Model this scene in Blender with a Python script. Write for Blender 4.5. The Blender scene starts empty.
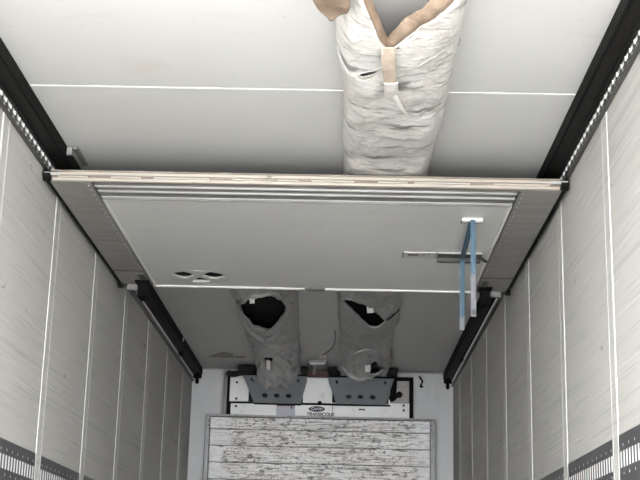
import bpy, bmesh, math, random
from mathutils import Vector, Matrix, noise

random.seed(7)
S = bpy.context.scene
C = S.collection

# ------------------------------------------------------------------ camera
CAMZ = 0.587                      # camera height above the load floor
pitch, yaw, roll, fpx = 0.26906, -0.021314, 0.025311, 1272.38
fw = Vector((math.sin(yaw)*math.cos(pitch), math.cos(yaw)*math.cos(pitch), math.sin(pitch)))
rt = Vector((math.cos(yaw), -math.sin(yaw), 0.0)); up = rt.cross(fw)
r2 = rt*math.cos(roll) + up*math.sin(roll); u2 = r2.cross(fw)
cam = bpy.data.cameras.new('camera'); camo = bpy.data.objects.new('camera', cam); C.objects.link(camo)
cam.sensor_width = 36.0; cam.lens = fpx/640*36.0; cam.clip_start = 0.05; cam.clip_end = 500
m = Matrix((r2, u2, -fw)).transposed().to_4x4(); m.translation = Vector((0.198, 0.0, CAMZ))
camo.matrix_world = m
S.camera = camo

# ------------------------------------------------------------------ daylight
wd = bpy.data.worlds.new('overcast_sky'); S.world = wd; wd.use_nodes = True
bg = wd.node_tree.nodes['Background']
bg.inputs['Color'].default_value = (0.97, 0.985, 1.0, 1); bg.inputs['Strength'].default_value = 1.0
S.view_settings.view_transform = 'Standard'; S.view_settings.look = 'None'
S.view_settings.gamma = 1.0; S.view_settings.use_curve_mapping = False
S.view_settings.exposure = 4.70
S.cycles.max_bounces = 16; S.cycles.diffuse_bounces = 12; S.cycles.glossy_bounces = 6

W, H, YB, YR = 1.235, 2.600, 11.972, 1.9          # half width, ceiling, front wall, rear edge
def K(z): return z + CAMZ                          # height above camera -> height above floor

# ------------------------------------------------------------------ materials
M = {}
def mat(name, col, rough=0.5, metal=0.0, layers=(), bump=None, spec=0.5):
    """layers: (scale3, detail, lo, hi, colour, strength) noise masks mixed over the base colour"""
    mt = bpy.data.materials.new(name); mt.use_nodes = True; nt = mt.node_tree; N = nt.nodes; L = nt.links
    b = N['Principled BSDF']
    b.inputs['Roughness'].default_value = rough; b.inputs['Metallic'].default_value = metal
    b.inputs['Specular IOR Level'].default_value = spec
    b.inputs['Base Color'].default_value = (*col, 1)
    geo = N.new('ShaderNodeNewGeometry')
    prev = None
    for i, (sc, det, lo, hi, c, st) in enumerate(layers):
        mp = N.new('ShaderNodeMapping'); mp.inputs['Scale'].default_value = sc
        mp.inputs['Location'].default_value = (i*3.7, i*1.3, i*5.1)
        L.new(geo.outputs['Position'], mp.inputs['Vector'])
        nz = N.new('ShaderNodeTexNoise'); nz.inputs['Scale'].default_value = 1.0; nz.inputs['Detail'].default_value = det
        nz.inputs['Roughness'].default_value = 0.6
        L.new(mp.outputs['Vector'], nz.inputs['Vector'])
        rg = N.new('ShaderNodeMapRange'); rg.inputs['From Min'].default_value = lo; rg.inputs['From Max'].default_value = hi
        rg.inputs['To Max'].default_value = st
        L.new(nz.outputs['Fac'], rg.inputs['Value'])
        mx = N.new('ShaderNodeMix'); mx.data_type = 'RGBA'
        L.new(rg.outputs['Result'], mx.inputs[0])
        if prev is None: mx.inputs[6].default_value = (*col, 1)
        else: L.new(prev, mx.inputs[6])
        mx.inputs[7].default_value = (*c, 1)
        prev = mx.outputs[2]
    if prev is not None: L.new(prev, b.inputs['Base Color'])
    if bump:
        sc, det, st = bump
        mp = N.new('ShaderNodeMapping'); mp.inputs['Scale'].default_value = sc
        L.new(geo.outputs['Position'], mp.inputs['Vector'])
        nz = N.new('ShaderNodeTexNoise'); nz.inputs['Scale'].default_value = 1.0; nz.inputs['Detail'].default_value = det
        L.new(mp.outputs['Vector'], nz.inputs['Vector'])
        bp = N.new('ShaderNodeBump'); bp.inputs['Strength'].default_value = st; bp.inputs['Distance'].default_value = 0.01
        L.new(nz.outputs['Fac'], bp.inputs['Height']); L.new(bp.outputs['Normal'], b.inputs['Normal'])
    M[name] = mt
    return mt

mat('wall_grp', (0.45, 0.442, 0.42), 0.6, layers=[
    ((0.5, 0.5, 0.8), 3, 0.40, 0.75, (0.40, 0.39, 0.365), 0.8),
    ((2, 0.7, 46), 6, 0.52, 0.74, (0.27, 0.265, 0.245), 0.55),
    ((2, 1.8, 120), 4, 0.56, 0.72, (0.22, 0.215, 0.20), 0.45),
    ((2, 1.2, 80), 4, 0.58, 0.74, (0.60, 0.585, 0.56), 0.55),
    ((9, 7, 20), 4, 0.69, 0.73, (0.12, 0.115, 0.10), 0.6)], spec=0.15)
mat('joint_strip', (0.50, 0.495, 0.48), 0.5, spec=0.2)
mat('ceiling_grp', (0.59, 0.588, 0.58), 0.6, layers=[
    ((0.6, 0.6, 1), 3, 0.42, 0.75, (0.54, 0.535, 0.52), 0.7),
    ((1.5, 9, 2), 4, 0.62, 0.78, (0.55, 0.50, 0.44), 0.5),
    ((14, 60, 2), 3, 0.70, 0.74, (0.28, 0.27, 0.26), 0.5),
    ((1.2, 1.2, 1), 3, 0.66, 0.74, (0.52, 0.46, 0.40), 0.4)], spec=0.15)
mat('front_grp', (0.55, 0.56, 0.575), 0.4, layers=[((3, 3, 3), 3, 0.45, 0.75, (0.50, 0.51, 0.525), 0.6)])
mat('floor_alu', (0.13, 0.128, 0.122), 0.45, 0.3, layers=[((6, 0.6, 1), 4, 0.5, 0.7, (0.07, 0.068, 0.065), 0.6)])
mat('concrete', (0.50, 0.49, 0.47), 0.9, layers=[((0.4, 0.4, 0.4), 4, 0.4, 0.7, (0.38, 0.37, 0.35), 0.8)])
mat('shell_white', (0.8, 0.8, 0.8), 0.4)
mat('black_rail', (0.006, 0.0057, 0.0054), 0.55, layers=[((8, 1.0, 8), 4, 0.5, 0.75, (0.014, 0.0135, 0.013), 0.8)], spec=0.15)
mat('black_rubber', (0.004, 0.004, 0.004), 0.7, spec=0.12)
mat('dark_steel', (0.065, 0.063, 0.06), 0.45, 0.2, layers=[((3, 4, 30), 4, 0.5, 0.7, (0.13, 0.125, 0.12), 0.6)])
mat('lash_grey', (0.060, 0.060, 0.064), 0.5, 0.1, layers=[((3, 5, 9), 4, 0.5, 0.72, (0.10, 0.10, 0.10), 0.6)])
mat('zinc_glare', (0.92, 0.92, 0.91), 0.35, 0.0)  # glare on the zinc behind the slots, put into a near-white base
mat('aluminium', (0.60, 0.60, 0.60), 0.38, 0.75, layers=[((2, 30, 30), 4, 0.5, 0.7, (0.38, 0.37, 0.36), 0.6)])
mat('aluminium_dull', (0.25, 0.246, 0.24), 0.5, 0.35, layers=[
    ((5, 26, 3), 4, 0.5, 0.72, (0.17, 0.167, 0.16), 0.7), ((60, 60, 10), 2, 0.71, 0.74, (0.6, 0.6, 0.6), 0.5)])
mat('flap_grey', (0.29, 0.28, 0.265), 0.55, 0.15, layers=[
    ((2, 22, 3), 4, 0.48, 0.72, (0.20, 0.19, 0.18), 0.7), ((4, 60, 3), 3, 0.6, 0.72, (0.46, 0.45, 0.43), 0.5)])
mat('edge_warm', (0.43, 0.39, 0.345), 0.45, 0.2, layers=[
    ((3, 20, 60), 4, 0.55, 0.70, (0.33, 0.27, 0.22), 0.7), ((14, 14, 60), 3, 0.66, 0.72, (0.10, 0.08, 0.07), 0.7)])
mat('edge_brown', (0.20, 0.165, 0.14), 0.6, layers=[((6, 20, 40), 4, 0.5, 0.7, (0.45, 0.40, 0.35), 0.7)])
mat('partition_white', (0.66, 0.655, 0.64), 0.42, layers=[
    ((1, 1, 1), 3, 0.42, 0.75, (0.57, 0.565, 0.55), 0.7),
    ((2.5, 30, 2), 4, 0.60, 0.74, (0.42, 0.41, 0.39), 0.45),
    ((40, 90, 9), 2, 0.73, 0.75, (0.25, 0.24, 0.23), 0.5)])
mat('trim_white', (0.80, 0.79, 0.765), 0.4)
mat('duct_white', (0.60, 0.59, 0.568), 0.6, layers=[
    ((5, 5, 5), 4, 0.42, 0.72, (0.50, 0.47, 0.43), 0.8),
    ((16, 3, 16), 4, 0.54, 0.72, (0.42, 0.40, 0.37), 0.6),
    ((6, 20, 6), 7, 0.53, 0.68, (0.26, 0.25, 0.24), 0.75),
    ((4, 11, 4), 7, 0.565, 0.64, (0.11, 0.105, 0.10), 0.8)], bump=((30, 46, 30), 5, 0.8))
mat('duct_lining', (0.20, 0.142, 0.10), 0.75, layers=[((16, 16, 16), 5, 0.50, 0.68, (0.12, 0.085, 0.06), 0.7), ((9, 7, 9), 4, 0.42, 0.7, (0.36, 0.28, 0.215), 0.7)], bump=((30, 30, 30), 4, 0.8))
mat('duct_grey', (0.42, 0.416, 0.41), 0.7, layers=[
    ((5, 3, 5), 4, 0.45, 0.75, (0.31, 0.306, 0.30), 0.8), ((9, 5, 9), 5, 0.56, 0.70, (0.18, 0.177, 0.173), 0.6)],
    bump=((16, 20, 16), 5, 0.9))
mat('duct_shade_black', (0.015, 0.015, 0.015), 0.9, spec=0.1)  # shade inside the front ducts painted as black; also the drawstring
mat('webbing_beige', (0.44, 0.36, 0.29), 0.7, layers=[((50, 30, 50), 3, 0.5, 0.7, (0.56, 0.51, 0.45), 0.7)])
mat('webbing_white', (0.62, 0.60, 0.57), 0.6, layers=[((40, 40, 40), 3, 0.62, 0.72, (0.3, 0.28, 0.26), 0.7)])
mat('glint_grey', (0.55, 0.55, 0.545), 0.4)  # for the tabs added to catch light along the track
mat('ceiling_trim', (0.70, 0.695, 0.68), 0.5)
mat('tag_white', (0.56, 0.555, 0.54), 0.5)
mat('strap_blue', (0.048, 0.100, 0.150), 0.6, layers=[((40, 40, 9), 3, 0.45, 0.7, (0.095, 0.15, 0.20), 0.7)])
mat('strap_worn', (0.14, 0.145, 0.16), 0.65, layers=[((40, 40, 30), 3, 0.5, 0.7, (0.20, 0.21, 0.24), 0.8)])
mat('unit_white', (0.90, 0.90, 0.905), 0.35, layers=[((9, 9, 9), 4, 0.55, 0.75, (0.62, 0.62, 0.62), 0.6),
    ((30, 30, 60), 3, 0.70, 0.74, (0.3, 0.3, 0.3), 0.5)])
mat('deflector_grey', (0.30, 0.325, 0.35), 0.45, 0.2, layers=[((5, 5, 12), 3, 0.45, 0.7, (0.36, 0.38, 0.40), 0.7)])
mat('beige_plate', (0.42, 0.40, 0.385), 0.6, layers=[((14, 14, 14), 4, 0.5, 0.7, (0.32, 0.30, 0.285), 0.8)])
mat('steel_patch', (0.32, 0.32, 0.36), 0.45, 0.3)
mat('red_paint', (0.06, 0.006, 0.006), 0.5)
mat('logo_blue', (0.012, 0.02, 0.06), 0.4)
mat('logo_white', (0.85, 0.87, 0.9), 0.5)
mat('ink_black', (0.01, 0.01, 0.012), 0.6)
mat('ink_grey', (0.22, 0.22, 0.23), 0.6)
mat('plank_white', (0.92, 0.91, 0.905), 0.5, layers=[
    ((1.2, 1, 4), 4, 0.42, 0.72, (0.76, 0.69, 0.66), 0.7),
    ((8, 5, 20), 6, 0.48, 0.68, (0.50, 0.465, 0.445), 0.6),
    ((4, 5, 120), 6, 0.51, 0.62, (0.22, 0.205, 0.195), 0.8),
    ((13, 5, 40), 7, 0.54, 0.62, (0.10, 0.093, 0.09), 0.8),
    ((30, 5, 40), 3, 0.60, 0.64, (0.05, 0.045, 0.04), 0.9)])
# the planks are cleaner towards both ends: fade the scuffs over the last hand's width
nt = M['plank_white'].node_tree; b_ = nt.nodes['Principled BSDF']; src = b_.inputs['Base Color'].links[0].from_socket
g_ = nt.nodes.new('ShaderNodeNewGeometry'); sx_ = nt.nodes.new('ShaderNodeSeparateXYZ'); nt.links.new(g_.outputs['Position'], sx_.inputs[0])
ab_ = nt.nodes.new('ShaderNodeMath'); ab_.operation = 'ABSOLUTE'; nt.links.new(sx_.outputs['X'], ab_.inputs[0])
nz_ = nt.nodes.new('ShaderNodeTexNoise'); nz_.inputs['Scale'].default_value = 9; nt.links.new(g_.outputs['Position'], nz_.inputs['Vector'])
ad_ = nt.nodes.new('ShaderNodeMath'); ad_.operation = 'MULTIPLY_ADD'; ad_.inputs[1].default_value = 0.35
nt.links.new(nz_.outputs['Fac'], ad_.inputs[0]); nt.links.new(ab_.outputs[0], ad_.inputs[2])
mr_ = nt.nodes.new('ShaderNodeMapRange'); mr_.inputs['From Min'].default_value = 1.00; mr_.inputs['From Max'].default_value = 1.10; mr_.inputs['To Max'].default_value = 0.7
nt.links.new(ad_.outputs[0], mr_.inputs['Value'])
mx_ = nt.nodes.new('ShaderNodeMix'); mx_.data_type = 'RGBA'; mx_.inputs[7].default_value = (0.84, 0.85, 0.87, 1)
nt.links.new(mr_.outputs['Result'], mx_.inputs[0]); nt.links.new(src, mx_.inputs[6]); nt.links.new(mx_.outputs[2], b_.inputs['Base Color'])
mat('frame_alu', (0.30, 0.30, 0.305), 0.5, 0.3, layers=[((20, 20, 8), 4, 0.5, 0.7, (0.14, 0.14, 0.145), 0.7)])
mat('cardboard', (0.27, 0.255, 0.195), 0.8)
mat('foam_dark', (0.02, 0.02, 0.02), 0.9)

# ------------------------------------------------------------------ builders
def link(name, me, mt, parent=None, smooth=False):
    o = bpy.data.objects.new(name, me); C.objects.link(o)
    if mt is not None and not me.materials: me.materials.append(M[mt])
    if parent is not None: o.parent = parent
    if smooth:
        for p in me.polygons: p.use_smooth = True
    return o
def empty(name, loc=(0, 0, 0)):
    o = bpy.data.objects.new(name, None); C.objects.link(o); o.location = loc; o.empty_display_size = 0.1
    bpy.context.view_layer.update()
    return o
def tag(o, label=None, cat=None, group=None, kind=None):
    if label: o['label'] = label
    if cat: o['category'] = cat
    if group: o['group'] = group
    if kind: o['kind'] = kind
    return o
def rel(o, parent):
    """parent o to an Empty while keeping the world position its mesh was written in"""
    o.parent = parent; o.matrix_parent_inverse = Matrix.Translation(parent.location).inverted()
    return o
def bm_box(bm, x0, x1, y0, y1, z0, z1, bev=0.0):
    r = bmesh.ops.create_cube(bm, size=1.0)
    v = r['verts']
    bmesh.ops.transform(bm, matrix=Matrix.Translation(((x0+x1)/2, (y0+y1)/2, (z0+z1)/2)) @ Matrix.Diagonal((x1-x0, y1-y0, z1-z0, 1)), verts=v)
    if bev > 0:
        es = list({e for q in v for e in q.link_edges})
        bmesh.ops.bevel(bm, geom=es, offset=bev, segments=1, affect='EDGES', profile=0.5)
def mesh_of(bm, name):
    bmesh.ops.recalc_face_normals(bm, faces=bm.faces[:])
    me = bpy.data.meshes.new(name); bm.to_mesh(me); bm.free(); return me
def box(name, x0, x1, y0, y1, z0, z1, mt, parent=None, bev=0.0):
    bm = bmesh.new(); bm_box(bm, x0, x1, y0, y1, z0, z1, bev)
    o = link(name, mesh_of(bm, name), mt)
    if parent is not None: rel(o, parent)
    return o
def boxes(name, lst, mt, parent=None, bev=0.0):
    bm = bmesh.new()
    for b in lst: bm_box(bm, *b, bev)
    o = link(name, mesh_of(bm, name), mt)
    if parent is not None: rel(o, parent)
    return o
def cyl(name, p0, p1, r, mt, parent=None, seg=20, r2=None):
    p0, p1 = Vector(p0), Vector(p1); d = p1-p0
    bm = bmesh.new()
    bmesh.ops.create_cone(bm, cap_ends=True, segments=seg, radius1=r, radius2=r if r2 is None else r2, depth=d.length)
    q = d.to_track_quat('Z', 'Y').to_matrix().to_4x4(); q.translation = (p0+p1)/2
    bmesh.ops.transform(bm, matrix=q, verts=bm.verts)
    o = link(name, mesh_of(bm, name), mt, smooth=False)
    if parent is not None: rel(o, parent)
    return o
def smooth_path(pts, n=8, closed=False):
    P = [Vector(p) for p in pts]; out = []; k = len(P)
    for i in range(k if closed else k-1):
        a = P[(i-1) % k] if closed or i > 0 else P[0]; b = P[i]; c = P[(i+1) % k]
        d = P[(i+2) % k] if closed or i+2 < k else P[-1]
        for j in range(n):
            t = j/n
            out.append(0.5*((2*b) + (c-a)*t + (2*a-5*b+4*c-d)*t*t + (3*b-a-3*c+d)*t**3))
    if not closed: out.append(P[-1])
    return out
def tube(name, pts, r, mt, parent=None, closed=False, seg=8, flat=None):
    """r number or list; flat=(wide, thin, up) makes a ribbon-like section"""
    bm = bmesh.new(); rings = []; n = len(pts)
    for i, p in enumerate(pts):
        a = pts[(i-1) % n] if closed or i > 0 else pts[i]; b = pts[(i+1) % n] if closed or i < n-1 else pts[i]
        t = (Vector(b)-Vector(a)).normalized()
        ref = Vector(flat[2]) if flat else (Vector((0, 0, 1)) if abs(t.z) < 0.9 else Vector((1, 0, 0)))
        s = t.cross(ref).normalized(); u = s.cross(t).normalized()
        rr = r[i] if isinstance(r, (list, tuple)) else r
        ring = []
        for k in range(seg):
            an = 2*math.pi*(k+0.5)/seg
            if flat:
                wx = max(-1, min(1, math.cos(an)*1.6))*flat[0]/2; wy = max(-1, min(1, math.sin(an)*1.6))*flat[1]/2
            else: wx, wy = math.cos(an)*rr, math.sin(an)*rr
            ring.append(bm.verts.new(Vector(p)+s*wx+u*wy))
        rings.append(ring)
    for i in range(n if closed else n-1):
        A, B = rings[i], rings[(i+1) % n]
        for k in range(seg): bm.faces.new((A[k], A[(k+1) % seg], B[(k+1) % seg], B[k]))
    if not closed:
        bm.faces.new(rings[0][::-1]); bm.faces.new(rings[-1])
    o = link(name, mesh_of(bm, name), mt, smooth=not flat)
    if parent is not None: rel(o, parent)
    return o
def shape2d_mesh(name, outer, holes, thick, mw):
    """flat outline with holes, extruded, placed by matrix mw"""
    cu = bpy.data.curves.new(name, 'CURVE'); cu.dimensions = '2D'; cu.fill_mode = 'BOTH'; cu.extrude = thick/2
    for ring in [outer]+list(holes):
        sp = cu.splines.new('POLY'); sp.points.add(len(ring)-1); sp.use_cyclic_u = True
        for p, q in zip(sp.points, ring): p.co = (q[0], q[1], 0, 1)
    ob = bpy.data.objects.new(name, cu); C.objects.link(ob)
    dg = bpy.context.evaluated_depsgraph_get()
    me = bpy.data.meshes.new_from_object(ob.evaluated_get(dg))
    bpy.data.objects.remove(ob); bpy.data.curves.remove(cu)
    me.name = name; me.transform(mw); me.materials.clear()
    bm = bmesh.new(); bm.from_mesh(me); bmesh.ops.remove_doubles(bm, verts=bm.verts, dist=1e-5)
    bmesh.ops.recalc_face_normals(bm, faces=bm.faces[:]); bm.to_mesh(me); bm.free()
    return me
def text_mesh(name, body, size, thick, mw, shear=0.0, bold=0.0, space=1.0):
    cu = bpy.data.curves.new(name, 'FONT'); cu.body = body; cu.size = size; cu.extrude = thick/2; cu.offset = bold
    cu.align_x = 'CENTER'; cu.align_y = 'CENTER'; cu.shear = shear; cu.space_character = space
    ob = bpy.data.objects.new(name, cu); C.objects.link(ob)
    dg = bpy.context.evaluated_depsgraph_get()
    me = bpy.data.meshes.new_from_object(ob.evaluated_get(dg))
    bpy.data.objects.remove(ob); bpy.data.curves.remove(cu)
    me.name = name; me.transform(mw); me.materials.clear(); return me
FACING_REAR = Matrix(((1, 0, 0, 0), (0, 0, -1, 0), (0, 1, 0, 0), (0, 0, 0, 1)))   # drawn XY -> world XZ, front towards -Y
def ell(cx, cy, rx, ry, n=20): return [(cx+rx*math.cos(2*math.pi*i/n), cy+ry*math.sin(2*math.pi*i/n)) for i in range(n)]
def copy_of(o, parent, dx=0, dy=0, dz=0):
    c = o.copy(); C.objects.link(c); c.parent = parent; c.matrix_parent_inverse = o.matrix_parent_inverse.copy()
    c.location = o.location + Vector((dx, dy, dz)); return c

# ================================================================== SETTING
gr = box('ground', -30, 30, -40, 40, -1.25, -1.15, 'concrete'); tag(gr, 'grey concrete yard outside the open rear doors', None, kind='structure')
fl = box('floor', -W-0.06, W+0.06, YR, YB+0.08, -0.14, 0.0, 'floor_alu'); tag(fl, 'dull metal load floor of the trailer', kind='structure')

# ceiling: outer roof slab + lining panels and thin joint trims
ce = box('ceiling', -W-0.06, W+0.06, YR, YB+0.08, H+0.012, H+0.08, 'shell_white'); tag(ce, 'smooth white trailer ceiling with a thin cross joint', kind='structure')
ys = [YR, 4.95, 8.15, YB]
for a, b in zip(ys[:-1], ys[1:]):
    box('ceiling_panel', -W, W, a+0.004, b-0.004, H, H+0.012, 'ceiling_grp', ce)
for y in ys[1:-1]:
    box('joint_trim', -W, W, y-0.007, y+0.007, H-0.0025, H+0.006, 'ceiling_trim', ce)

# side walls: slab + panel per bay + raised joint strips
seam_y = {-1: [1.85, 2.89, 3.94, 4.985, 6.033, 7.075, 8.12, 9.165, 10.21, 11.25],
          1: [1.65, 2.72, 3.79, 4.86, 5.954, 7.05, 8.12, 9.19, 10.26, 11.3]}
sidename = {-1: 'left', 1: 'right'}
for s in (-1, 1):
    x0, x1 = sorted((s*(W+0.010), s*(W+0.07)))
    wl = box('wall_'+sidename[s], x0, x1, YR, YB+0.08, -0.14, H+0.012, 'shell_white')
    tag(wl, 'scuffed pale grey %s side wall with vertical joint strips' % sidename[s], kind='structure')
    ed = [YR]+[q for q in seam_y[s] if q > YR+0.2]+[YB]
    for a, b in zip(ed[:-1], ed[1:]):
        p0, p1 = sorted((s*W, s*(W+0.010)))
        box('wall_panel', p0, p1, a+0.003, b-0.003, 0.0, H, 'wall_grp', wl)
    for y in [q for q in seam_y[s] if q > YR+0.2]:
        p0, p1 = sorted((s*(W-0.0030), s*(W+0.004)))
        hw = 0.046
        box('joint_strip', p0, p1, y-hw, y+hw, 0.0, H-0.125, 'wall_grp', wl, 0.002)
        for q in (-1, 1):
            ew = 0.006 if y < 7.0 else 0.004
            e0, e1 = sorted((s*(W-0.0042), s*(W+0.004)))
            box('strip_edge', e0, e1, y+q*hw-ew, y+q*hw+ew, 0.0, H-0.125, 'joint_strip', wl, 0.0015)
    b0, b1 = sorted((s*(W-0.012), s*W))
    bb = box('baseboard_'+sidename[s], b0, b1, YR, YB, 0.0, 0.28, 'aluminium_dull', None, 0.003); tag(bb, 'metal kick plate along the foot of the %s wall' % sidename[s], kind='structure')

# front wall
wf = box('wall_front', -W-0.07, W+0.07, YB+0.012, YB+0.08, -0.14, H+0.08, 'shell_white'); tag(wf, 'grey front wall behind the refrigeration unit', kind='structure')
box('wall_panel', -W, W, YB, YB+0.012, 0.0, H, 'front_grp', wf)
for i, (a, b, mt) in enumerate([(-0.958, -0.930, 'joint_strip')]):
    t = box('trim_1', a, b, YB-0.022, YB, 0.0, H-0.01, mt, None, 0.004); tag(t, 'pale vertical trim strip left of the refrigeration unit', kind='structure')
t = box('trim_2', -0.926, -0.893, YB-0.05, YB, 0.0, H-0.04, 'aluminium_dull', None, 0.006); tag(t, 'grey vertical channel beside the pale trim strip', kind='structure')
for s in (-1, 1):
    x0, x1 = sorted((s*(W-0.014), s*W))
t = box('trim_3', -W, W, YB-0.012, YB, H-0.014, H, 'joint_strip', None, 0.003); tag(t, 'thin pale cove strip where front wall meets ceiling', kind='structure')

t = boxes('door_1', [(-W-0.10, -W-0.002, YR-0.06, YR-0.002, -0.14, H+0.10), (W+0.002, W+0.10, YR-0.06, YR-0.002, -0.14, H+0.10), (-W-0.10, W+0.10, YR-0.06, YR-0.002, H+0.002, H+0.10), (-W-0.10, W+0.10, YR-0.06, YR-0.002, -0.20, -0.002)], 'aluminium_dull')
tag(t, 'metal portal frame around the open rear doorway', kind='structure')

# ================================================================== LOWER LASHING RAILS
def lashing_rail(s):
    r = empty('lashing_rail', (s*W, 6.0, 0.987))
    tag(r, 'dark grey slotted lashing rail low on the %s wall' % sidename[s], 'rail', 'slotted lashing rails on the walls')
    ed = [YR+0.05]+[q for q in seam_y[s] if q > YR+0.2]+[YB-0.1]
    z0, z1 = 0.987, 1.175; sm0, sm1 = 1.053, 1.113
    for a, b in zip(ed[:-1], ed[1:]):
        a += 0.045; b -= 0.045; L = b-a; n = max(1, int((L-0.03)/0.0475)); pit = (L-0.03)/n
        holes = []
        for i in range(n):
            c = a+0.015+pit*(i+0.5)
            holes.append([(c-0.0145, sm0), (c+0.0145, sm0), (c+0.0145, sm1), (c-0.0145, sm1)])
        for i in range(int(L/0.095)):
            c = a+0.05+0.095*i
            if c < b-0.03:
                for zz in (1.135, 1.031): holes.append(ell(c, zz, 0.007, 0.007, 8))
        # drawn (y,z) -> world at |x| = W-0.006
        mw = Matrix(((0, 0, 1, s*(W-0.0017)), (1, 0, 0, 0), (0, 1, 0, 0), (0, 0, 0, 1)))
        me = shape2d_mesh('rail_section', [(a, z0), (b, z0), (b, z1), (a, z1)], holes, 0.0010, mw)
        o = link('rail_section', me, 'lash_grey'); rel(o, r)
        x0, x1 = sorted((s*(W-0.0010), s*(W+0.001)))
        box('slot_backing', x0, x1, a+0.01, b-0.01, z0+0.02, z1-0.02, 'zinc_glare', r)
for s in (-1, 1): lashing_rail(s)

# ================================================================== UPPER TRACK RAILS
def track_rail(s):
    r = empty('track_rail', (s*W, 6.0, H))
    tag(r, 'black ceiling track with perforated strip along top of %s wall' % sidename[s], 'rail', 'partition tracks under the ceiling corners')
    def bx(name, xa, xb, y0, y1, z0, z1, mt, bev=0.0):
        x0, x1 = sorted((s*xa, s*xb)); return box(name, x0, x1, y0, y1, z0, z1, mt, r, bev)
    y0, y1 = YR+0.1, 11.93
    # black cover: lip at the ceiling, flat underside, and shallow groove
    bx('cover_lip', 1.138, 1.150, y0, y1, H-0.066, H, 'black_rubber', 0.003)
    bx('cover_profile', 1.150, 1.220, y0, y1, H-0.062, H, 'black_rail', 0.003)
    bx('cover_bead', 1.205, 1.224, y0, y1, H-0.070, H-0.060, 'black_rail', 0.003)
    # perforated strip, sections of 0.9 m sharing one mesh
    pitch_, n = 0.075, 12; L = pitch_*n
    holes = []
    for i in range(n):
        c = pitch_*(i+0.5)
        holes.append([(c-0.023, 0.024), (c+0.023, 0.024), (c+0.023, 0.046), (c-0.023, 0.046)])
        holes.append([(c-0.020, 0.007), (c+0.012, 0.007), (c+0.012, 0.016), (c-0.020, 0.016)])
    mw = Matrix(((0, 0, 1, s*(W-0.014)), (1, 0, 0, 0), (0, 1, 0, K(1.893)), (0, 0, 0, 1)))
    me = shape2d_mesh('perforated_strip', [(0, 0), (L, 0), (L, 0.052), (0, 0.052)], holes, 0.0015, mw)
    k = 0; y = y0
    while y+L < y1+0.05:
        o = link('perforated_strip', me, 'dark_steel'); rel(o, r); o.location.y += y
        y += L; k += 1
    bx('strip_backing', W-0.0128, W-0.001, y0, y1, K(1.893)+0.003, K(1.893)+0.050, 'zinc_glare')
    tb = boxes('glint_tabs', [(min(s*(W-0.0185), s*(W-0.012)), max(s*(W-0.0185), s*(W-0.012)), y0+pitch_*(i+0.5)+0.018, y0+pitch_*(i+0.5)+0.022, K(1.893)+0.026, K(1.893)+0.044) for i in range(k*n)], 'glint_grey', r); tb['kind'] = 'stuff'  # added tabs catching door light, for bright flecks along the strip
    bx('lower_lip', W-0.020, W-0.001, y0, y1, K(1.893)-0.010, K(1.893)+0.002, 'dark_steel', 0.002)
    # hanging end stop at the front wall
    bm = bmesh.new(); bm_box(bm, s*1.175-0.016, s*1.175+0.016, 11.84, 11.87, K(1.845), H-0.04, 0.010)
    o = link('end_stop', mesh_of(bm, 'end_stop'), 'black_rubber'); rel(o, r)
    bx('end_plate', 1.145, W-0.002, 11.93, 11.95, H-0.10, H-0.002, 'black_rubber', 0.003)
    # silver clip on the cover at the rear of the partition (left one shows)
    if s < 0:
        bx('rail_clip', 1.112, 1.150, 5.70, 5.715, H-0.045, H-0.004, 'aluminium_dull', 0.002)
        bx('rail_clip', 1.085, 1.112, 5.70, 5.95, H-0.016, H-0.002, 'aluminium_dull', 0.003)
        cyl('hook', (s*1.150, 10.35, H-0.035), (s*1.128, 10.35, H-0.035), 0.016, 'aluminium', r, 12)
    bx('joint_sleeve', 1.190, 1.226, 10.75, 10.86, H-0.085, H-0.045, 'black_rubber', 0.004)
    return r
for s in (-1, 1): track_rail(s)

# ================================================================== FOLDED-UP PARTITION
ZP = K(1.824); PT = ZP+0.05; Y0, Y1 = 5.650, 7.790
part = empty('partition_wall', (0, (Y0+Y1)/2, ZP))
tag(part, 'white panelled partition wall folded up flat beneath the trailer ceiling', 'partition')
# main white panel with three-lobed recess (real holes through the panel)
def lens(x0, x1, yn, yf, ymid, n=12):
    a = [(x0+(x1-x0)*i/n, ymid-(ymid-yn)*math.sin(math.pi*i/n)) for i in range(n+1)]
    b = [(x0+(x1-x0)*i/n, ymid+(yf-ymid)*math.sin(math.pi*i/n)) for i in range(n-1, 0, -1)]
    return a+b
lobes = [lens(-0.858, -0.715, 7.405, 7.575, 7.49), lens(-0.675, -0.530, 7.405, 7.575, 7.50),
         [(-0.695, 7.545), (-0.630, 7.62), (-0.640, 7.655), (-0.745, 7.655), (-0.750, 7.635)]]
mw = Matrix.Translation((0, 0, ZP+0.0115))
o = link('panel', shape2d_mesh('panel', [(-0.995, 5.945), (0.995, 5.945), (0.995, 7.775), (-0.995, 7.775)], lobes, 0.013, mw), 'partition_white'); rel(o, part)
o.data.polygons.foreach_set('use_smooth', [False]*len(o.data.polygons))
box('back_shade_skin', -1.0, 1.0, 5.95, 7.765, ZP+0.0182, ZP+0.048, 'black_rubber', part)  # black skin close behind the panel stands in for shade in the lobes
rg = link('recess_rim', shape2d_mesh('recess_rim', ell(-0.695, 7.525, 0.185, 0.150, 40), [ell(-0.695, 7.525, 0.178, 0.143, 40)], 0.004, Matrix.Translation((0, 0, ZP+0.005))), 'aluminium'); rel(rg, part)
box('ceiling_darkener', -1.19, 1.19, 5.70, 7.76, ZP+0.0482, ZP+0.0505, 'black_rubber', part)  # unseen black sheet, added to cut bounce and darken the ceiling above
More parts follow.
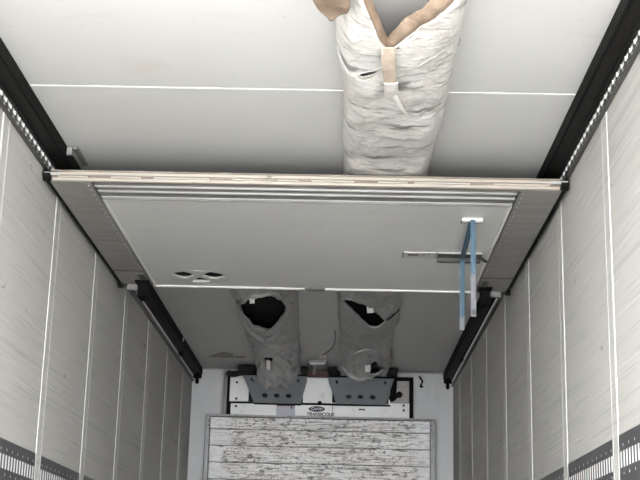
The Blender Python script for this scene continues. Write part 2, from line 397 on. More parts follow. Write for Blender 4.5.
# white edge trims of the panel
for s in (-1, 1):
    x0, x1 = sorted((s*0.988, s*1.003)); box('edge_trim', x0, x1, 5.94, 7.785, ZP-0.001, ZP+0.03, 'trim_white', part, 0.002)
box('edge_trim', -1.0, -0.055, 7.768, 7.795, ZP-0.004, ZP+0.04, 'trim_white', part, 0.003)
box('edge_trim', 0.071, 1.0, 7.768, 7.795, ZP-0.004, ZP+0.04, 'trim_white', part, 0.003)
box('latch_plate', -0.055, 0.071, 7.765, 7.797, ZP-0.008, ZP+0.04, 'dark_steel', part, 0.003)
# grey extruded ribs across the rear edge
for (a, b, dz) in [(5.672, 5.735, 0.006), (5.745, 5.812, 0.006), (5.824, 5.900, 0.004)]:
    box('rib_profile', -0.995, 0.995, a, b, ZP+dz, ZP+0.04, 'aluminium_dull', part, 0.002)
for y in (5.740, 5.818, 5.908, 5.935):
    box('rib_edge', -1.0, 1.0, y-0.006, y+0.006, ZP-0.002, ZP+0.02, 'aluminium', part, 0.002)
box('rib_profile', -0.995, 0.995, 5.912, 5.932, ZP+0.003, ZP+0.04, 'aluminium_dull', part, 0.002)
# side flaps with seals and riveted inner borders
for s in (-1, 1):
    x0, x1 = sorted((s*1.006, s*1.200)); fo = box('side_flap', x0, x1, 5.675, 7.745, ZP, ZP+0.034, 'flap_grey', part, 0.003)
    x0, x1 = sorted((s*1.006, s*1.012)); box('flap_edge', x0, x1, 5.68, 7.74, ZP-0.004, ZP+0.01, 'aluminium_dull', part)
    me = None
    for i in range(27):
        y = 5.72+i*0.075
        if me is None:
            bm = bmesh.new(); bmesh.ops.create_cone(bm, cap_ends=True, segments=8, radius1=0.005, radius2=0.003, depth=0.004)
            me = mesh_of(bm, 'rivet')
        rv = link('rivet', me, 'aluminium'); rv.location = (s*1.026, y, ZP-0.0015); rv.rotation_euler = (math.pi, 0, 0)
        rv.parent = part; rv.matrix_parent_inverse = Matrix.Translation(part.location).inverted()
    tube('edge_seal', [(s*1.210, 5.66, ZP+0.012), (s*1.210, 7.0, ZP+0.012), (s*1.210, 7.74, ZP+0.012)], 0.012, 'black_rubber', part)
    tube('seal_lip', [(s*1.224, 5.68, ZP+0.03), (s*1.224, 7.72, ZP+0.03)], 0.009, 'dark_steel', part)
    # rollers at the four corners
    cyl('roller', (s*1.190, 5.655, ZP+0.022), (s*1.226, 5.655, ZP+0.022), 0.025, 'black_rubber', part)
    cyl('roller', (s*1.196, 7.755, ZP+0.002), (s*1.226, 7.755, ZP+0.002), 0.022, 'black_rubber', part)
    cyl('roller_axle', (s*1.150, 5.640, ZP+0.030), (s*1.222, 5.640, ZP+0.030), 0.009, 'aluminium', part, 10)
    # seam across the flap near the front, small pale end block and black carrier bracket
    x0, x1 = sorted((s*1.014, s*1.196)); box('flap_seam', x0, x1, 7.385, 7.391, ZP-0.003, ZP+0.01, 'dark_steel', part)
    x0, x1 = sorted((s*1.105, s*1.170)); box('end_block', x0, x1, 7.755, 7.785, ZP-0.032, ZP+0.008, 'aluminium_dull', part, 0.003)
    bm = bmesh.new()
    bm_box(bm, s*1.060-0.030, s*1.060+0.030, 7.66, 7.70, K(1.730), ZP+0.004, 0.004)
    bm_box(bm, s*1.060-0.042, s*1.060+0.042, 7.62, 7.72, ZP-0.014, ZP+0.004, 0.003)
    bm_box(bm, s*1.060-0.026, s*1.060+0.026, 7.66, 7.80, K(1.728), K(1.742), 0.003)
    o = link('carrier_bracket', mesh_of(bm, 'carrier_bracket'), 'black_rubber'); rel(o, part)
    box('worn_patch', s*1.045-0.020, s*1.045+0.020, 7.49, 7.62, ZP-0.003, ZP+0.01, 'dark_steel', part, 0.002)
# rear edge facing the doors: warm light rails with broken hinge line
box('rear_edge_core', -1.19, 1.19, 5.662, 5.690, ZP+0.002, ZP+0.046, 'edge_brown', part)
box('rear_edge_rail', -1.185, 1.185, 5.648, 5.668, ZP-0.001, ZP+0.013, 'edge_warm', part, 0.002)
box('rear_edge_rail', -1.195, 1.195, 5.650, 5.668, ZP+0.028, ZP+0.043, 'edge_warm', part, 0.002)
box('rear_edge_cap', -1.20, 1.20, 5.652, 5.690, ZP+0.0445, ZP+0.053, 'edge_brown', part, 0.001)
hx = -1.16; hm = None
rng = random.Random(3)
while hx < 1.14:
    ln = rng.choice((0.10, 0.14, 0.2, 0.26))
    box('hinge_knuckle', hx, min(hx+ln, 1.17), 5.651, 5.668, ZP+0.0155, ZP+0.0245, 'edge_warm', part, 0.001)
    hx += ln+rng.choice((0.03, 0.06, 0.11))
# flush bar handle, sticker and strap bracket on the white face
box('handle_recess', 0.712, 0.955, 6.838, 6.955, ZP-0.003, ZP+0.004, 'dark_steel', part, 0.001)
box('handle_bar', 0.712, 0.955, 6.826, 6.838, ZP-0.006, ZP+0.004, 'aluminium', part, 0.002)
box('handle_lip', 0.712, 0.955, 6.925, 6.958, ZP-0.026, ZP+0.004, 'dark_steel', part, 0.002)
bm = bmesh.new(); bm_box(bm, -0.009, 0.009, -0.075, 0.075, -0.006, 0.006, 0.002)
bmesh.ops.transform(bm, matrix=Matrix.Translation((0.955, 6.90, ZP-0.012)) @ Matrix.Rotation(-0.5, 4, 'Z'), verts=bm.verts)
o = link('handle_latch', mesh_of(bm, 'handle_latch'), 'dark_steel'); rel(o, part)
st = box('sticker', 0.520, 0.700, 6.835, 6.945, ZP-0.0015, ZP+0.004, 'tag_white', part)
for (a, b, c, d) in [(0.545, 0.605, 6.862, 6.905), (0.615, 0.645, 6.87, 6.885), (0.652, 0.668, 6.86, 6.88)]:
    box('printed_block', a, b, c, d, ZP-0.0022, ZP+0.001, 'ink_grey', st)
box('sticker_edge', 0.514, 0.520, 6.835, 6.945, ZP-0.002, ZP+0.004, 'dark_steel', part)
box('sticker_edge', 0.700, 0.705, 6.835, 6.945, ZP-0.002, ZP+0.004, 'dark_steel', part)
box('strap_bracket', 0.780, 0.884, 6.148, 6.190, ZP-0.014, ZP+0.004, 'trim_white', part, 0.003)
box('strap_bracket_base', 0.778, 0.888, 6.190, 6.225, ZP-0.006, ZP+0.004, 'dark_steel', part, 0.002)

# blue pull strap hanging from the partition
sp = empty('pull_strap', (0.835, 6.3, ZP)); tag(sp, 'worn blue webbing pull strap hanging in two strands from the partition', 'strap')
zb = ZP-0.018
tube('hanging_strand', [(0.832, 6.150, ZP-0.006), (0.833, 6.142, ZP-0.05), (0.832, 6.142, ZP-0.25), (0.831, 6.142, ZP-0.30)], 0, 'strap_blue', sp, flat=(0.026, 0.004, (0, 1, 0)))
tube('worn_strand', [(0.831, 6.142, ZP-0.29), (0.832, 6.143, ZP-0.40), (0.832, 6.143, ZP-0.505)], 0, 'strap_worn', sp, flat=(0.027, 0.006, (0, 1, 0)))
tube('stitched_end', [(0.832, 6.142, ZP-0.470), (0.832, 6.142, ZP-0.495)], 0, 'lash_grey', sp, flat=(0.020, 0.009, (0, 1, 0)))
tube('slack_strand', smooth_path([(0.826, 6.155, ZP-0.014), (0.828, 6.45, ZP-0.050), (0.836, 6.75, ZP-0.045), (0.842, 6.835, ZP-0.026)], 5), 0, 'strap_blue', sp, flat=(0.028, 0.004, (0, 0, 1)))
tube('hanging_strand', [(0.842, 6.835, ZP-0.022), (0.843, 6.828, ZP-0.05), (0.841, 6.828, ZP-0.25), (0.840, 6.828, ZP-0.37)], 0, 'strap_blue', sp, flat=(0.026, 0.004, (0, 1, 0)))
tube('worn_strand', [(0.840, 6.828, ZP-0.36), (0.839, 6.829, ZP-0.435)], 0, 'strap_worn', sp, flat=(0.027, 0.006, (0, 1, 0)))

# ================================================================== FABRIC AIR DUCTS
def inside(p, poly):
    x, y = p; r = False; j = len(poly)-1
    for i in range(len(poly)):
        (xi, yi), (xj, yj) = poly[i], poly[j]
        if (yi > y) != (yj > y) and x < (xj-xi)*(y-yi)/(yj-yi)+xi: r = not r
        j = i
    return r
class Sheet:
    """U-shaped fabric channel under the ceiling, (v across 0..1, y along)"""
    def __init__(s, xl, xr, depth, wr, power=3.2, seed=0.0): s.xl, s.xr, s.depth, s.wr, s.pw, s.seed = xl, xr, depth, wr, power, seed
    def pt(s, v, y, off=0.0):
        t = 2*v-1
        th = (v-0.5)*math.pi                              # walk round the section
        ex = 2/s.pw
        cx = math.copysign(abs(math.sin(th))**ex, th); cz = abs(math.cos(th))**ex
        a, b = s.xl(y), s.xr(y); mid, hw = (a+b)/2, (b-a)/2
        d = s.depth(v, y)
        x = mid + cx*(hw+off); z = H-0.004 - cz*(d+off)
        wr = s.wr*(1.0 if y < 10.0 else 1.0+min(1.0, y-10.0)*0.9)
        n = noise.fractal(Vector((x*6.5, y*(3.2 if y < 7 else 2.2)+s.seed, z*4+s.seed)), 0.8, 2.1, 4)*wr
        n2 = abs(math.sin(x*9+y*6.5+2*noise.noise(Vector((x*3, y*2, s.seed)))))*s.wr*0.35
        k = min(1.0, cz*2.2)
        return Vector((x + n*0.5*(1-cz)*0.8, y, min(H-0.003, z + (n+n2)*k)))
    def at(s, x, y, off=0.0):
        a, b = s.xl(y), s.xr(y); lo, hi = 0.0, 1.0
        for _ in range(24):
            mdl = (lo+hi)/2
            if s.pt(mdl, y).x < x: lo = mdl
            else: hi = mdl
        p = s.pt((lo+hi)/2, y); return Vector((p.x, p.y, p.z-off))
    def mesh(s, name, y0, y1, ny, nv, off, cuts, mt, parent, keep=None, close=False, yof=None):
        bm = bmesh.new(); G = []
        for j in range(ny+1):
            row = []
            for i in range(nv+1):
                v = i/nv
                ya, yb = (y0, y1) if yof is None else yof(v, y0, y1)
                y = ya+(yb-ya)*j/ny
                row.append(bm.verts.new(s.pt(v, y, off)))
            G.append(row)
        for j in range(ny):
            for i in range(nv):
                q = [G[j][i], G[j][i+1], G[j+1][i+1], G[j+1][i]]
                c = sum((w.co for w in q), Vector())/4
                vm = (i+0.5)/nv
                if 0.06 < vm < 0.94 and any(inside((c.x, c.y), p) for p in cuts): continue
                bm.faces.new(q)
        # pull ragged cut borders onto the drawn outline
        for v in bm.verts:
            if not v.is_boundary or not cuts: continue
            best = None
            for p in cuts:
                for k in range(len(p)):
                    a = Vector(p[k]); b = Vector(p[(k+1) % len(p)]); ab = b-a
                    t = max(0, min(1, (Vector((v.co.x, v.co.y))-a).dot(ab)/max(1e-9, ab.length_squared)))
                    q = a+ab*t; dd = (q-Vector((v.co.x, v.co.y))).length
                    if best is None or dd < best[0]: best = (dd, q)
            if best[0] < 0.016: v.co.x, v.co.y = best[1].x, best[1].y
        for v in [v for v in bm.verts if not v.link_faces]: bm.verts.remove(v)
        me = bpy.data.meshes.new(name); bm.to_mesh(me); bm.free()
        o = link(name, me, mt, smooth=True); rel(o, parent)
        sm = o.modifiers.new('thickness', 'SOLIDIFY'); sm.thickness = 0.003; sm.offset = 0
        return o
def lerp_tab(tab):
    def f(y):
        if y <= tab[0][0]: return tab[0][1]
        for (a, p), (b, q) in zip(tab[:-1], tab[1:]):
            if y <= b:
                t = (y-a)/(b-a); t = t*t*(3-2*t); return p+(q-p)*t
        return tab[-1][1]
    return f

# ---- white duct at the rear, right of centre
dw = empty('air_duct', (0.375, 4.8, H)); tag(dw, 'white stained fabric air duct with torn open end under the ceiling', 'air duct', 'fabric air ducts under the ceiling')
dep = lerp_tab([(3.2, 0.15), (4.3, 0.160), (5.0, 0.155), (5.55, 0.125), (6.4, 0.115)])
shw = Sheet(lerp_tab([(3.2, 0.21), (3.85, 0.190), (4.25, 0.150), (4.5, 0.158), (4.62, 0.172), (5.6, 0.178), (6.4, 0.18)]),
            lerp_tab([(3.2, 0.60), (3.8, 0.590), (4.9, 0.600), (5.6, 0.590), (6.4, 0.59)]), lambda v, y: dep(y), 0.016, 3.4, 1.3)
vcut = [(0.168, 3.30), (0.196, 3.62), (0.224, 3.80), (0.262, 3.93), (0.300, 4.09), (0.328, 4.145), (0.352, 4.135), (0.420, 4.02), (0.500, 3.89), (0.572, 3.77), (0.600, 3.60), (0.605, 3.30)]
slit = [(0.186, 4.36), (0.196, 4.415), (0.222, 4.462), (0.252, 4.468), (0.282, 4.435), (0.304, 4.375), (0.240, 4.345)]
shw.mesh('outer_sheet', 3.66, 6.35, 190, 70, 0.0, [vcut, slit], 'duct_white', dw)
shw.mesh('lining', 3.67, 6.34, 170, 70, -0.009, [vcut, slit], 'duct_white', dw)
# folded-back cuff overlapping the sheet, its free edge standing off on the left
def cuff_edge(v, y0, y1):
    x = v
    e = lerp_tab([(0.0, 4.33), (0.12, 4.37), (0.30, 4.385), (0.42, 4.35), (0.5, 4.29), (0.62, 4.22), (0.70, 4.19), (0.74, 4.25), (0.86, 4.29), (1.0, 4.30)])(v)
    return y0, e
shc = Sheet(shw.xl, shw.xr, lambda v, y: dep(y)+0.004+0.034*math.exp(-((v-0.27)/0.10)**2)*max(0, (y-4.0)/0.4), 0.016, 3.4, 1.3)
shc.mesh('cuff', 3.68, 4.3, 60, 60, 0.004, [vcut], 'duct_white', dw, yof=cuff_edge)
edge = []
for i in range(3, 58):
    v = i/60; e = cuff_edge(v, 0, 0)[1]; edge.append(shc.pt(v, e, 0.005))
tube('cuff_hem', edge, 0.0028, 'duct_white', dw, seg=6)
# loose beige flap of lining hanging off the left rim
bm = bmesh.new(); G = []
flap = [[(0.200, 3.60), (0.130, 3.58), (0.060, 3.60), (0.045, 3.62)], [(0.200, 3.72), (0.140, 3.70), (0.075, 3.71), (0.058, 3.72)],
        [(0.198, 3.82), (0.150, 3.83), (0.095, 3.83), (0.066, 3.82)], [(0.190, 3.88), (0.155, 3.92), (0.125, 3.935), (0.092, 3.90)], [(0.180, 3.90), (0.150, 3.945), (0.132, 3.975), (0.118, 3.955)]]
for j, row in enumerate(flap):
    G.append([bm.verts.new((x, y, H-0.150+0.006*i+0.014*math.sin(j*1.7+i*2.1))) for i, (x, y) in enumerate(row)])
for j in range(4):
    for i in range(3): bm.faces.new((G[j][i], G[j][i+1], G[j+1][i+1], G[j+1][i]))
o = link('torn_flap', mesh_of(bm, 'torn_flap'), 'duct_lining', smooth=True); rel(o, dw)
sd = o.modifiers.new('s', 'SUBSURF'); sd.levels = sd.render_levels = 2
sm = o.modifiers.new('thickness', 'SOLIDIFY'); sm.thickness = 0.004
# rims of the V opening: rolled white hem and the brown lining turned up inside it
vp = [(p.x, p.y) for p in smooth_path([(a, b, 0) for a, b in vcut[2:-2]], 5)]
rim = [shw.at(x, y, 0.003) for x, y in vp]
tube('rim_hem', rim, 0.006, 'duct_white', dw, seg=6)
bm = bmesh.new(); rows = []
for k, p in enumerate(rim):
    a = rim[max(0, k-1)]; b = rim[min(len(rim)-1, k+1)]; t = (b-a); t.z = 0; t.normalize()
    nrm = Vector((t.y, -t.x, 0)) if True else None
    cen = Vector((0.39, 3.75, p.z)); 
    if (cen-p).dot(nrm) < 0: nrm = -nrm
    w = 0.026 if p.x < 0.31 else 0.026+0.034*min(1, (p.x-0.31)/0.12)
    w *= 1+0.06*math.sin(k*2.3)
    rows.append([bm.verts.new(p+Vector((0, 0, 0.002))), bm.verts.new(p+nrm*w*0.5+Vector((0, 0, 0.006))), bm.verts.new(p+nrm*w+Vector((0, 0, 0.022)))])
for k in range(len(rows)-1):
    for q in range(2): bm.faces.new((rows[k][q], rows[k][q+1], rows[k+1][q+1], rows[k+1][q]))
o = link('turned_lining', mesh_of(bm, 'turned_lining'), 'duct_lining', smooth=True); rel(o, dw)
sm = o.modifiers.new('thickness', 'SOLIDIFY'); sm.thickness = 0.003
# tie strap with buckle and loose tail
def on(x, y, off): return shc.at(x, y, off)
tube('tie_strap', [on(0.330, 4.11, 0.012), on(0.334, 4.18, 0.022), on(0.340, 4.26, 0.026), on(0.347, 4.36, 0.022), on(0.352, 4.43, 0.016)], 0, 'webbing_beige', dw, flat=(0.048, 0.005, (0, 0, 1)))
tube('buckle', [shw.at(0.352, 4.40, 0.022), shw.at(0.357, 4.48, 0.020), shw.at(0.360, 4.565, 0.016)], 0, 'webbing_white', dw, flat=(0.052, 0.009, (0, 0, 1)))
tube('loose_tail', smooth_path([shw.at(0.372, 4.53, 0.020), shw.at(0.392, 4.60, 0.030), shw.at(0.420, 4.69, 0.026), shw.at(0.446, 4.775, 0.018)], 4), 0, 'webbing_white', dw, flat=(0.022, 0.004, (0.3, 0, 1)))

# ---- grey ducts at the front
def grey_duct(x, label): 
    d = empty('air_duct', (x, 9.8, H)); tag(d, label, 'air duct', 'fabric air ducts under the ceiling'); return d
dl = grey_duct(-0.375, 'grey fabric air duct with wide gaping mouth, left of the two front ducts')
def dep_l(v, y):
    base = lerp_tab([(7.9, 0.075), (9.3, 0.095), (10.4, 0.10), (11.0, 0.13), (11.30, 0.22), (11.46, 0.265), (11.55, 0.22), (11.59, 0.10)])(y)
    return base*(1+0.12*math.sin(v*9+y*2.9)*min(1, max(0.2, y-9.6)))
shl = Sheet(lerp_tab([(7.9, -0.605), (9.4, -0.590), (10.5, -0.600), (11.2, -0.590), (11.6, -0.600), (11.8, -0.55)]),
            lerp_tab([(7.9, -0.140), (8.6, -0.135), (9.6, -0.165), (10.9, -0.180), (11.4, -0.20), (11.8, -0.24)]), dep_l, 0.034, 2.6, 5.1)
mouth = [(p.x, p.y) for p in smooth_path([(-0.572, 9.00, 0), (-0.515, 8.68, 0), (-0.450, 8.42, 0), (-0.350, 8.38, 0), (-0.275, 8.46, 0), (-0.200, 8.82, 0), (-0.262, 9.18, 0), (-0.335, 9.48, 0), (-0.420, 9.60, 0), (-0.505, 9.34, 0)], 5, True)]
hole2 = [(p.x, p.y) for p in smooth_path([(-0.475, 10.62, 0), (-0.425, 10.58, 0), (-0.410, 10.72, 0), (-0.435, 10.84, 0), (-0.470, 10.78, 0)], 3, True)]
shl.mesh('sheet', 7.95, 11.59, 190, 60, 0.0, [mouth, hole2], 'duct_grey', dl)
box('shade_sheet', -0.565, -0.215, 7.97, 11.57, H-0.006, H-0.002, 'duct_shade_black', dl)  # black sheet added over the lit ceiling so the mouth looks shaded
shl.mesh('lining', 7.96, 11.58, 150, 50, -0.008, [mouth, hole2], 'duct_shade_black', dl)  # inner shell, duct shade painted in its black
n = len(mouth); rims = [shl.at(x, y, 0.006) for x, y in mouth]
tube('mouth_rim', rims, [0.012+0.012*abs(math.sin(3.1*i/n*math.pi)) for i in range(n)], 'duct_grey', dl, closed=True, seg=8)
fold = smooth_path([shl.at(-0.575, 9.10, 0.004), shl.at(-0.545, 9.42, 0.014), shl.at(-0.46, 9.80, 0.018), shl.at(-0.36, 9.76, 0.016), shl.at(-0.24, 9.35, 0.006)], 6)
tube('fold', fold, [0.006+0.020*math.sin(math.pi*i/(len(fold)-1)) for i in range(len(fold))], 'duct_grey', dl)
p = shl.at(-0.432, 8.4, 0.0); tube('tag', [p+Vector((0, -0.004, 0.004)), p+Vector((0.002, -0.012, -0.028)), p+Vector((0.004, -0.008, -0.055))], 0, 'tag_white', dl, flat=(0.034, 0.005, (0, 1, 0)))
p = shl.at(-0.452, 10.86, 0.0); tube('tag', [p+Vector((0, -0.004, 0.004)), p+Vector((0.002, -0.012, -0.043)), p+Vector((0.004, -0.008, -0.085))], 0, 'tag_white', dl, flat=(0.032, 0.005, (0, 1, 0)))
for pts, r in [([(-0.52, 10.45), (-0.50, 10.75), (-0.53, 11.1), (-0.51, 11.35)], 0.022), ([(-0.36, 10.55), (-0.31, 10.85), (-0.25, 11.1), (-0.22, 11.3)], 0.020), ([(-0.58, 10.3), (-0.55, 10.6), (-0.57, 10.9)], 0.016)]:
    f = smooth_path([shl.at(a, b, 0.0) for a, b in pts], 6)
    tube('fold', f, [0.003+r*math.sin(math.pi*i/(len(f)-1)) for i in range(len(f))], 'duct_grey', dl)

dr = grey_duct(0.375, 'grey fabric air duct with long slanted slit, right of the two front ducts')
def dep_r(v, y):
    base = lerp_tab([(7.9, 0.07), (9.5, 0.085), (10.2, 0.09), (10.7, 0.15), (11.1, 0.17), (11.30, 0.12), (11.50, 0.125), (11.59, 0.08)])(y)
    return base
shr = Sheet(lerp_tab([(7.9, 0.140), (9.4, 0.155), (10.2, 0.170), (11.5, 0.150), (11.8, 0.18)]),
            lerp_tab([(7.9, 0.590), (9.55, 0.605), (9.7, 0.575), (10.6, 0.585), (11.2, 0.625), (11.8, 0.60)]), dep_r, 0.026, 2.8, 9.4)
slit_r = [(p.x, p.y) for p in smooth_path([(0.180, 8.60, 0), (0.225, 8.52, 0), (0.300, 8.64, 0), (0.400, 8.90, 0), (0.500, 9.15, 0), (0.460, 9.33, 0), (0.390, 9.36, 0), (0.310, 9.14, 0), (0.240, 8.86, 0)], 4, True)]
hole_a = [(p.x, p.y) for p in smooth_path([(0.415, 10.86, 0), (0.450, 10.68, 0), (0.500, 10.78, 0), (0.555, 10.95, 0), (0.480, 11.00, 0), (0.420, 11.02, 0)], 3, True)]
hole_b = [(p.x, p.y) for p in smooth_path([(0.205, 11.18, 0), (0.260, 11.14, 0), (0.340, 11.18, 0), (0.320, 11.32, 0), (0.250, 11.30, 0)], 3, True)]
shr.mesh('sheet', 7.95, 11.59, 190, 60, 0.0, [slit_r, hole_a, hole_b], 'duct_grey', dr)
box('shade_sheet', 0.195, 0.555, 7.97, 11.57, H-0.006, H-0.002, 'duct_shade_black', dr)  # black sheet added over the lit ceiling, as shade behind the slit
shr.mesh('lining', 7.96, 11.58, 150, 50, -0.008, [slit_r, hole_a, hole_b], 'duct_shade_black', dr)  # inner shell with the shade painted black
for hp in (slit_r, hole_a, hole_b):
    tube('slit_rim', [shr.at(x, y, 0.004) for x, y in hp], 0.009, 'duct_grey', dr, closed=True, seg=6)
ring = smooth_path([shr.at(0.185, 11.0, 0.004), shr.at(0.20, 10.62, 0.006), shr.at(0.29, 10.35, 0.006), shr.at(0.39, 10.30, 0.006), shr.at(0.49, 10.42, 0.006), shr.at(0.56, 10.70, 0.006), shr.at(0.59, 11.0, 0.004)], 6)
tube('ring_seam', ring, 0.011, 'duct_grey', dr)
lf = smooth_path([shr.at(0.19, 11.0, 0.0), shr.at(0.25, 11.10, 0.012), shr.at(0.35, 11.12, 0.016), shr.at(0.43, 11.04, 0.010)], 6)
tube('fold', lf, 0.022, 'duct_grey', dr)
p = shr.at(0.376, 8.86, 0.0); tube('tag', [p+Vector((0, -0.004, 0.004)), p+Vector((0.002, -0.012, -0.022)), p+Vector((0.004, -0.008, -0.045))], 0, 'tag_white', dr, flat=(0.046, 0.005, (0, 1, 0)))
p = shr.at(0.402, 10.78, 0.0); tube('tag', [p+Vector((0, -0.004, 0.004)), p+Vector((0.002, -0.012, -0.030)), p+Vector((0.004, -0.008, -0.060))], 0, 'tag_white', dr, flat=(0.046, 0.005, (0, 1, 0)))
tube('drawstring', smooth_path([shr.at(0.505, 9.18, 0.006), shr.at(0.54, 9.12, 0.010), shr.at(0.585, 8.95, 0.010)], 5), 0.006, 'duct_shade_black', dr, seg=6)

# ================================================================== CEILING LAMP BETWEEN THE FRONT DUCTS
lp = empty('ceiling_lamp', (-0.04, 11.37, H)); tag(lp, 'small unlit grey lamp on the ceiling between the two front ducts', 'lamp')
box('housing', -0.125, 0.047, 11.33, 11.43, H-0.045, H-0.002, 'aluminium_dull', lp, 0.008)
box('lens', -0.110, 0.032, 11.322, 11.400, H-0.052, H-0.034, 'front_grp', lp, 0.006)
cyl('junction_cap', (0.012, 11.12, H-0.002), (0.012, 11.12, H-0.022), 0.030, 'trim_white', lp, 16)
tube('cable', smooth_path([(0.012, 11.10, H-0.010), (0.05, 10.95, H-0.006), (0.095, 10.75, H-0.006), (0.12, 10.45, H-0.006), (0.125, 10.0, H-0.006)], 6), 0.005, 'lash_grey', lp, seg=6)
cyl('stem', (-0.07, 11.50, H-0.11), (-0.07, 11.50, H-0.004), 0.012, 'aluminium', lp, 10)

# ================================================================== REFRIGERATION UNIT
ru = empty('refrigeration_unit', (0, YB, K(1.535))); tag(ru, 'white refrigeration unit face with two grey air deflectors on front wall', 'cooling unit')
YF = 11.86
UZ = K(0)
box('housing', -0.885, 0.855, YF+0.012, YB-0.002, K(1.30), K(1.955), 'black_rubber', ru, 0.004)
box('upper_panel', -0.865, 0.640, YF-0.004, YF+0.014, K(1.690), K(1.932), 'unit_white', ru, 0.003)
box('upper_panel', 0.640, 0.818, YF-0.004, YF+0.014, K(1.660), K(1.705), 'unit_white', ru, 0.003)
box('lower_panel', -0.850, 0.100, YF-0.006, YF+0.014, K(1.40), K(1.672), 'unit_white', ru, 0.003)
box('lower_panel', 0.104, 0.818, YF-0.006, YF+0.014, K(1.40), K(1.672), 'unit_white', ru, 0.003)
box('end_plate', 0.648, 0.815, YF+0.002, YF+0.013, K(1.708), K(1.915), 'beige_plate', ru, 0.002)
box('patch_plate', -0.420, -0.245, YF-0.010, YF-0.004, K(1.545), K(1.655), 'steel_patch', ru, 0.002)
box('frame_bar', 0.822, 0.850, YF-0.006, YF+0.014, K(1.40), K(1.945), 'black_rubber', ru, 0.003)
box('frame_bar', 0.640, 0.850, YF-0.006, YF+0.014, K(1.920), K(1.945), 'black_rubber', ru, 0.003)
box('frame_bar', -0.890, -0.868, YF-0.006, YF+0.014, K(1.40), K(1.945), 'black_rubber', ru, 0.003)
box('frame_bar', -0.885, -0.700, YF-0.006, YF+0.014, K(1.934), K(1.960), 'black_rubber', ru, 0.003)
box('red_header', -0.145, 0.060, YF-0.020, YF+0.014, K(1.936), K(1.985), 'red_paint', ru, 0.003)
box('red_wedge', -0.420, -0.250, YF-0.010, YF+0.004, K(1.655), K(1.690), 'red_paint', ru, 0.003)
cyl('hose_port', (0.722, YF+0.006, K(1.785)), (0.722, YF-0.012, K(1.785)), 0.030, 'black_rubber', ru, 20)
tube('hose', smooth_path([(0.675, YF-0.03, K(1.97)), (0.672, YF-0.03, K(1.88)), (0.665, YF-0.03, K(1.80)), (0.650, YF-0.02, K(1.74)), (0.70, YF-0.015, K(1.782))], 6), 0.026, 'black_rubber', ru, seg=10)
for x, z in [(-0.80, 1.868), (-0.80, 1.715), (-0.80, 1.645), (0.765, 1.685), (0.765, 1.640), (-0.28, 1.640)]:
    cyl('screw', (x, YF-0.001, K(z)), (x, YF-0.012, K(z)), 0.011, 'ink_black', ru, 12)
cyl('knob', (-0.018, YF, K(1.690)), (-0.018, YF-0.03, K(1.690)), 0.018, 'black_rubber', ru, 16)
box('vent_slot', 0.345, 0.405, YF-0.008, YF-0.002, K(1.632), K(1.645), 'ink_black', ru, 0.001)
# deflector plates, leaning out at the top
def deflector(xt0, xt1, xb0, xb1, zt, zb, hx, sx):
    yt, yb = 11.600, YF-0.008
    p0 = Vector(((xb0+xb1)/2, yb, K(zb))); up_ = Vector((0, yt-yb, zt-zb)); hgt = up_.length; up_.normalize()
    ax = Vector((1, 0, 0)); nrm = ax.cross(up_)
    cx = p0.x
    mw = Matrix(((1, up_.x, nrm.x, p0.x), (0, up_.y, nrm.y, p0.y), (0, up_.z, nrm.z, p0.z), (0, 0, 0, 1)))
    hc = 0.28*hgt
    holes = [ell(h-cx, hc, 0.027, 0.027, 16) for h in hx]+[ell(h-cx, hgt*0.80, 0.011, 0.010, 10) for h in sx]
    me = shape2d_mesh('deflector', [(xb0-cx, 0), (xb1-cx, 0), (xt1-cx, hgt), (xt0-cx, hgt)], holes, 0.006, mw)
    o = link('deflector', me, 'deflector_grey'); rel(o, ru); o['label'] = 'grey slanted deflector plate with three round holes'
    # folded foot flange + side gussets into the unit + dark outlet behind
    box('deflector_foot', xb0, xb1, yb-0.004, YF+0.004, K(zb)-0.016, K(zb)-0.002, 'black_rubber', ru, 0.002)
    box('air_outlet', xt0+0.04, xt1-0.04, YF-0.005, YF+0.001, K(zb)+0.01, K(1.925), 'foam_dark', ru)
    for q, (xa, xc) in ((1, (xb0, xt0)), (-1, (xb1, xt1))):
        bm = bmesh.new()
        vs = [bm.verts.new(p) for p in [(xa+q*0.004, yb, K(zb)), (xc+q*0.004, yt, K(zt)), (xc+q*0.004, YF, K(zt)), (xa+q*0.004, YF, K(zb))]]
        f = bm.faces.new(vs); e = bmesh.ops.extrude_face_region(bm, geom=[f])
        bmesh.ops.translate(bm, vec=(q*0.004, 0, 0), verts=[v for v in e['geom'] if isinstance(v, bmesh.types.BMVert)])
        oo = link('gusset', mesh_of(bm, 'gusset'), 'deflector_grey'); rel(oo, ru)
    for x in (xt0+0.08, xt1-0.08):      # bolts belong to the plate
        cyl('bolt', (x, yt+0.030-0.012, K(zt)-0.030-0.010), (x, yt+0.034, K(zt)-0.022), 0.010, 'ink_black', o, 10)
deflector(-0.726, -0.137, -0.633, -0.194, 1.897, 1.680, (-0.530, -0.420, -0.310), (-0.63, -0.22))
deflector(0.056, 0.662, 0.133, 0.600, 1.893, 1.687, (0.250, 0.360, 0.470), (0.14, 0.585))
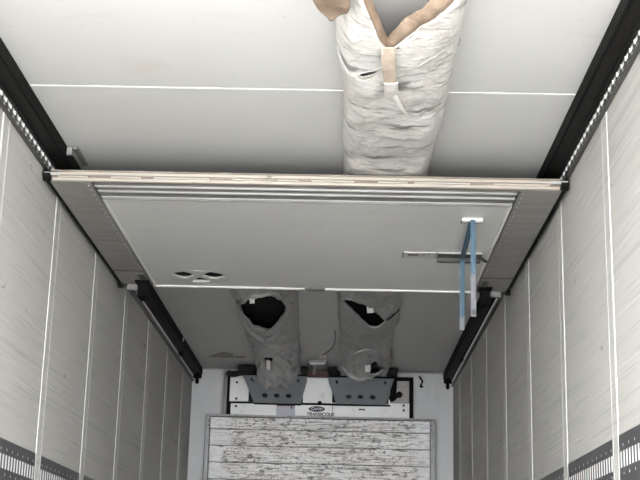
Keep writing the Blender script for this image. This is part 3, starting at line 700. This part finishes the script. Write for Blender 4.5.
# oval badge with script and wordmark
bd = link('badge', shape2d_mesh('badge', ell(-0.045, K(1.634), 0.076, 0.026, 40), [], 0.004, Matrix.Translation((0, YF-0.009, 0)) @ FACING_REAR), 'logo_blue'); rel(bd, ru)
o = link('badge_lettering', text_mesh('badge_lettering', 'Carrier', 0.036, 0.002, Matrix.Translation((-0.045, YF-0.012, K(1.636))) @ FACING_REAR, 0.25, 0.0, 1.0), 'logo_white'); rel(o, bd)
o = link('wordmark', text_mesh('wordmark', 'TRANSICOLD', 0.042, 0.002, Matrix.Translation((-0.012, YF-0.008, K(1.584))) @ FACING_REAR, 0.25, 0.0014, 1.0), 'ink_black'); rel(o, ru)
box('wordmark_line', -0.135, 0.095, YF-0.008, YF-0.005, K(1.552), K(1.557), 'ink_black', ru)
# dark duct collars above the unit
for x0, x1 in ((-0.78, -0.60), (-0.20, -0.13), (0.05, 0.17), (0.60, 0.70)):
    box('duct_collar', x0, x1, 11.63, YB-0.01, K(1.955), H-0.015, 'foam_dark', ru, 0.012)
tube('collar_hose', smooth_path([(-0.885, 11.90, H-0.055), (-0.82, 11.80, H-0.075), (-0.72, 11.72, H-0.06), (-0.66, 11.70, H-0.05)], 5), 0.030, 'foam_dark', ru, seg=10)

# ================================================================== SLATTED BULKHEAD
bk = empty('bulkhead_panel', (0, 11.75, 0)); tag(bk, 'scuffed white plank bulkhead in grey metal frame below the refrigeration unit', 'bulkhead')
BX0, BX1, BT = -1.068, 1.050, K(1.548)
for x0, x1 in ((BX0, BX0+0.045), (BX1-0.045, BX1)):
    box('frame_post', x0, x1, 11.735, 11.795, 0.0, BT, 'frame_alu', bk, 0.004)
box('frame_rail', BX0, BX1, 11.730, 11.795, BT-0.016, BT+0.004, 'frame_alu', bk, 0.003)
box('backing_board', BX0+0.03, BX1-0.03, 11.785, 11.800, 0.12, BT-0.02, 'ink_black', bk)
zt = BT-0.018; i = 0
rng = random.Random(11)
hts = [0.111] + [0.152]*13
for h in hts:
    zb_ = zt-h
    if zb_ < 0.1: break
    j = rng.uniform(-0.003, 0.003)
    pk = box('plank', BX0+0.047, BX1-0.047+rng.uniform(-0.004, 0.0), 11.752+j, 11.784, zb_+0.003, zt-0.003, 'plank_white', bk, 0.003)
    zt = zb_
for x in (BX0+0.05, BX1-0.056):
    for z in (BT-0.06, BT-0.10):
        cyl('rivet', (x-0.02 if x < 0 else x+0.022, 11.737, z), (x-0.02 if x < 0 else x+0.022, 11.730, z), 0.008, 'dark_steel', bk, 10)
box('foot_rail', BX0, BX1, 11.735, 11.795, 0.0, 0.09, 'frame_alu', bk, 0.003)

# ================================================================== SMALL LOOSE THINGS
cb = empty('cable_tail', (0.93, YB, K(1.92)))
tag(cb, 'short black cable end sticking out of the front wall right of the unit', 'cable')
tube('cable', smooth_path([(0.918, YB-0.004, K(1.975)), (0.930, YB-0.02, K(1.955)), (0.944, YB-0.022, K(1.93)), (0.932, YB-0.022, K(1.90)), (0.930, YB-0.02, K(1.885))], 5), 0.0085, 'black_rubber', cb)
box('cable_clip', 0.920, 0.952, YB-0.03, YB-0.001, K(1.875), K(1.888), 'black_rubber', cb, 0.003)
bm = bmesh.new()
pts = [(-1.015, 11.24), (-0.868, 11.07), (-0.785, 11.13), (-0.79, 11.21), (-0.68, 11.21), (-0.68, 11.25)]
a = [bm.verts.new((x, y, H-0.003-0.10*(y-11.07))) for x, y in pts]
bm.faces.new(a)
o = link('board_scrap', mesh_of(bm, 'board_scrap'), 'cardboard'); tag(o, 'olive brown torn board scrap on the ceiling left of the grey ducts', 'board')
sm = o.modifiers.new('thickness', 'SOLIDIFY'); sm.thickness = 0.004; sm.offset = 1
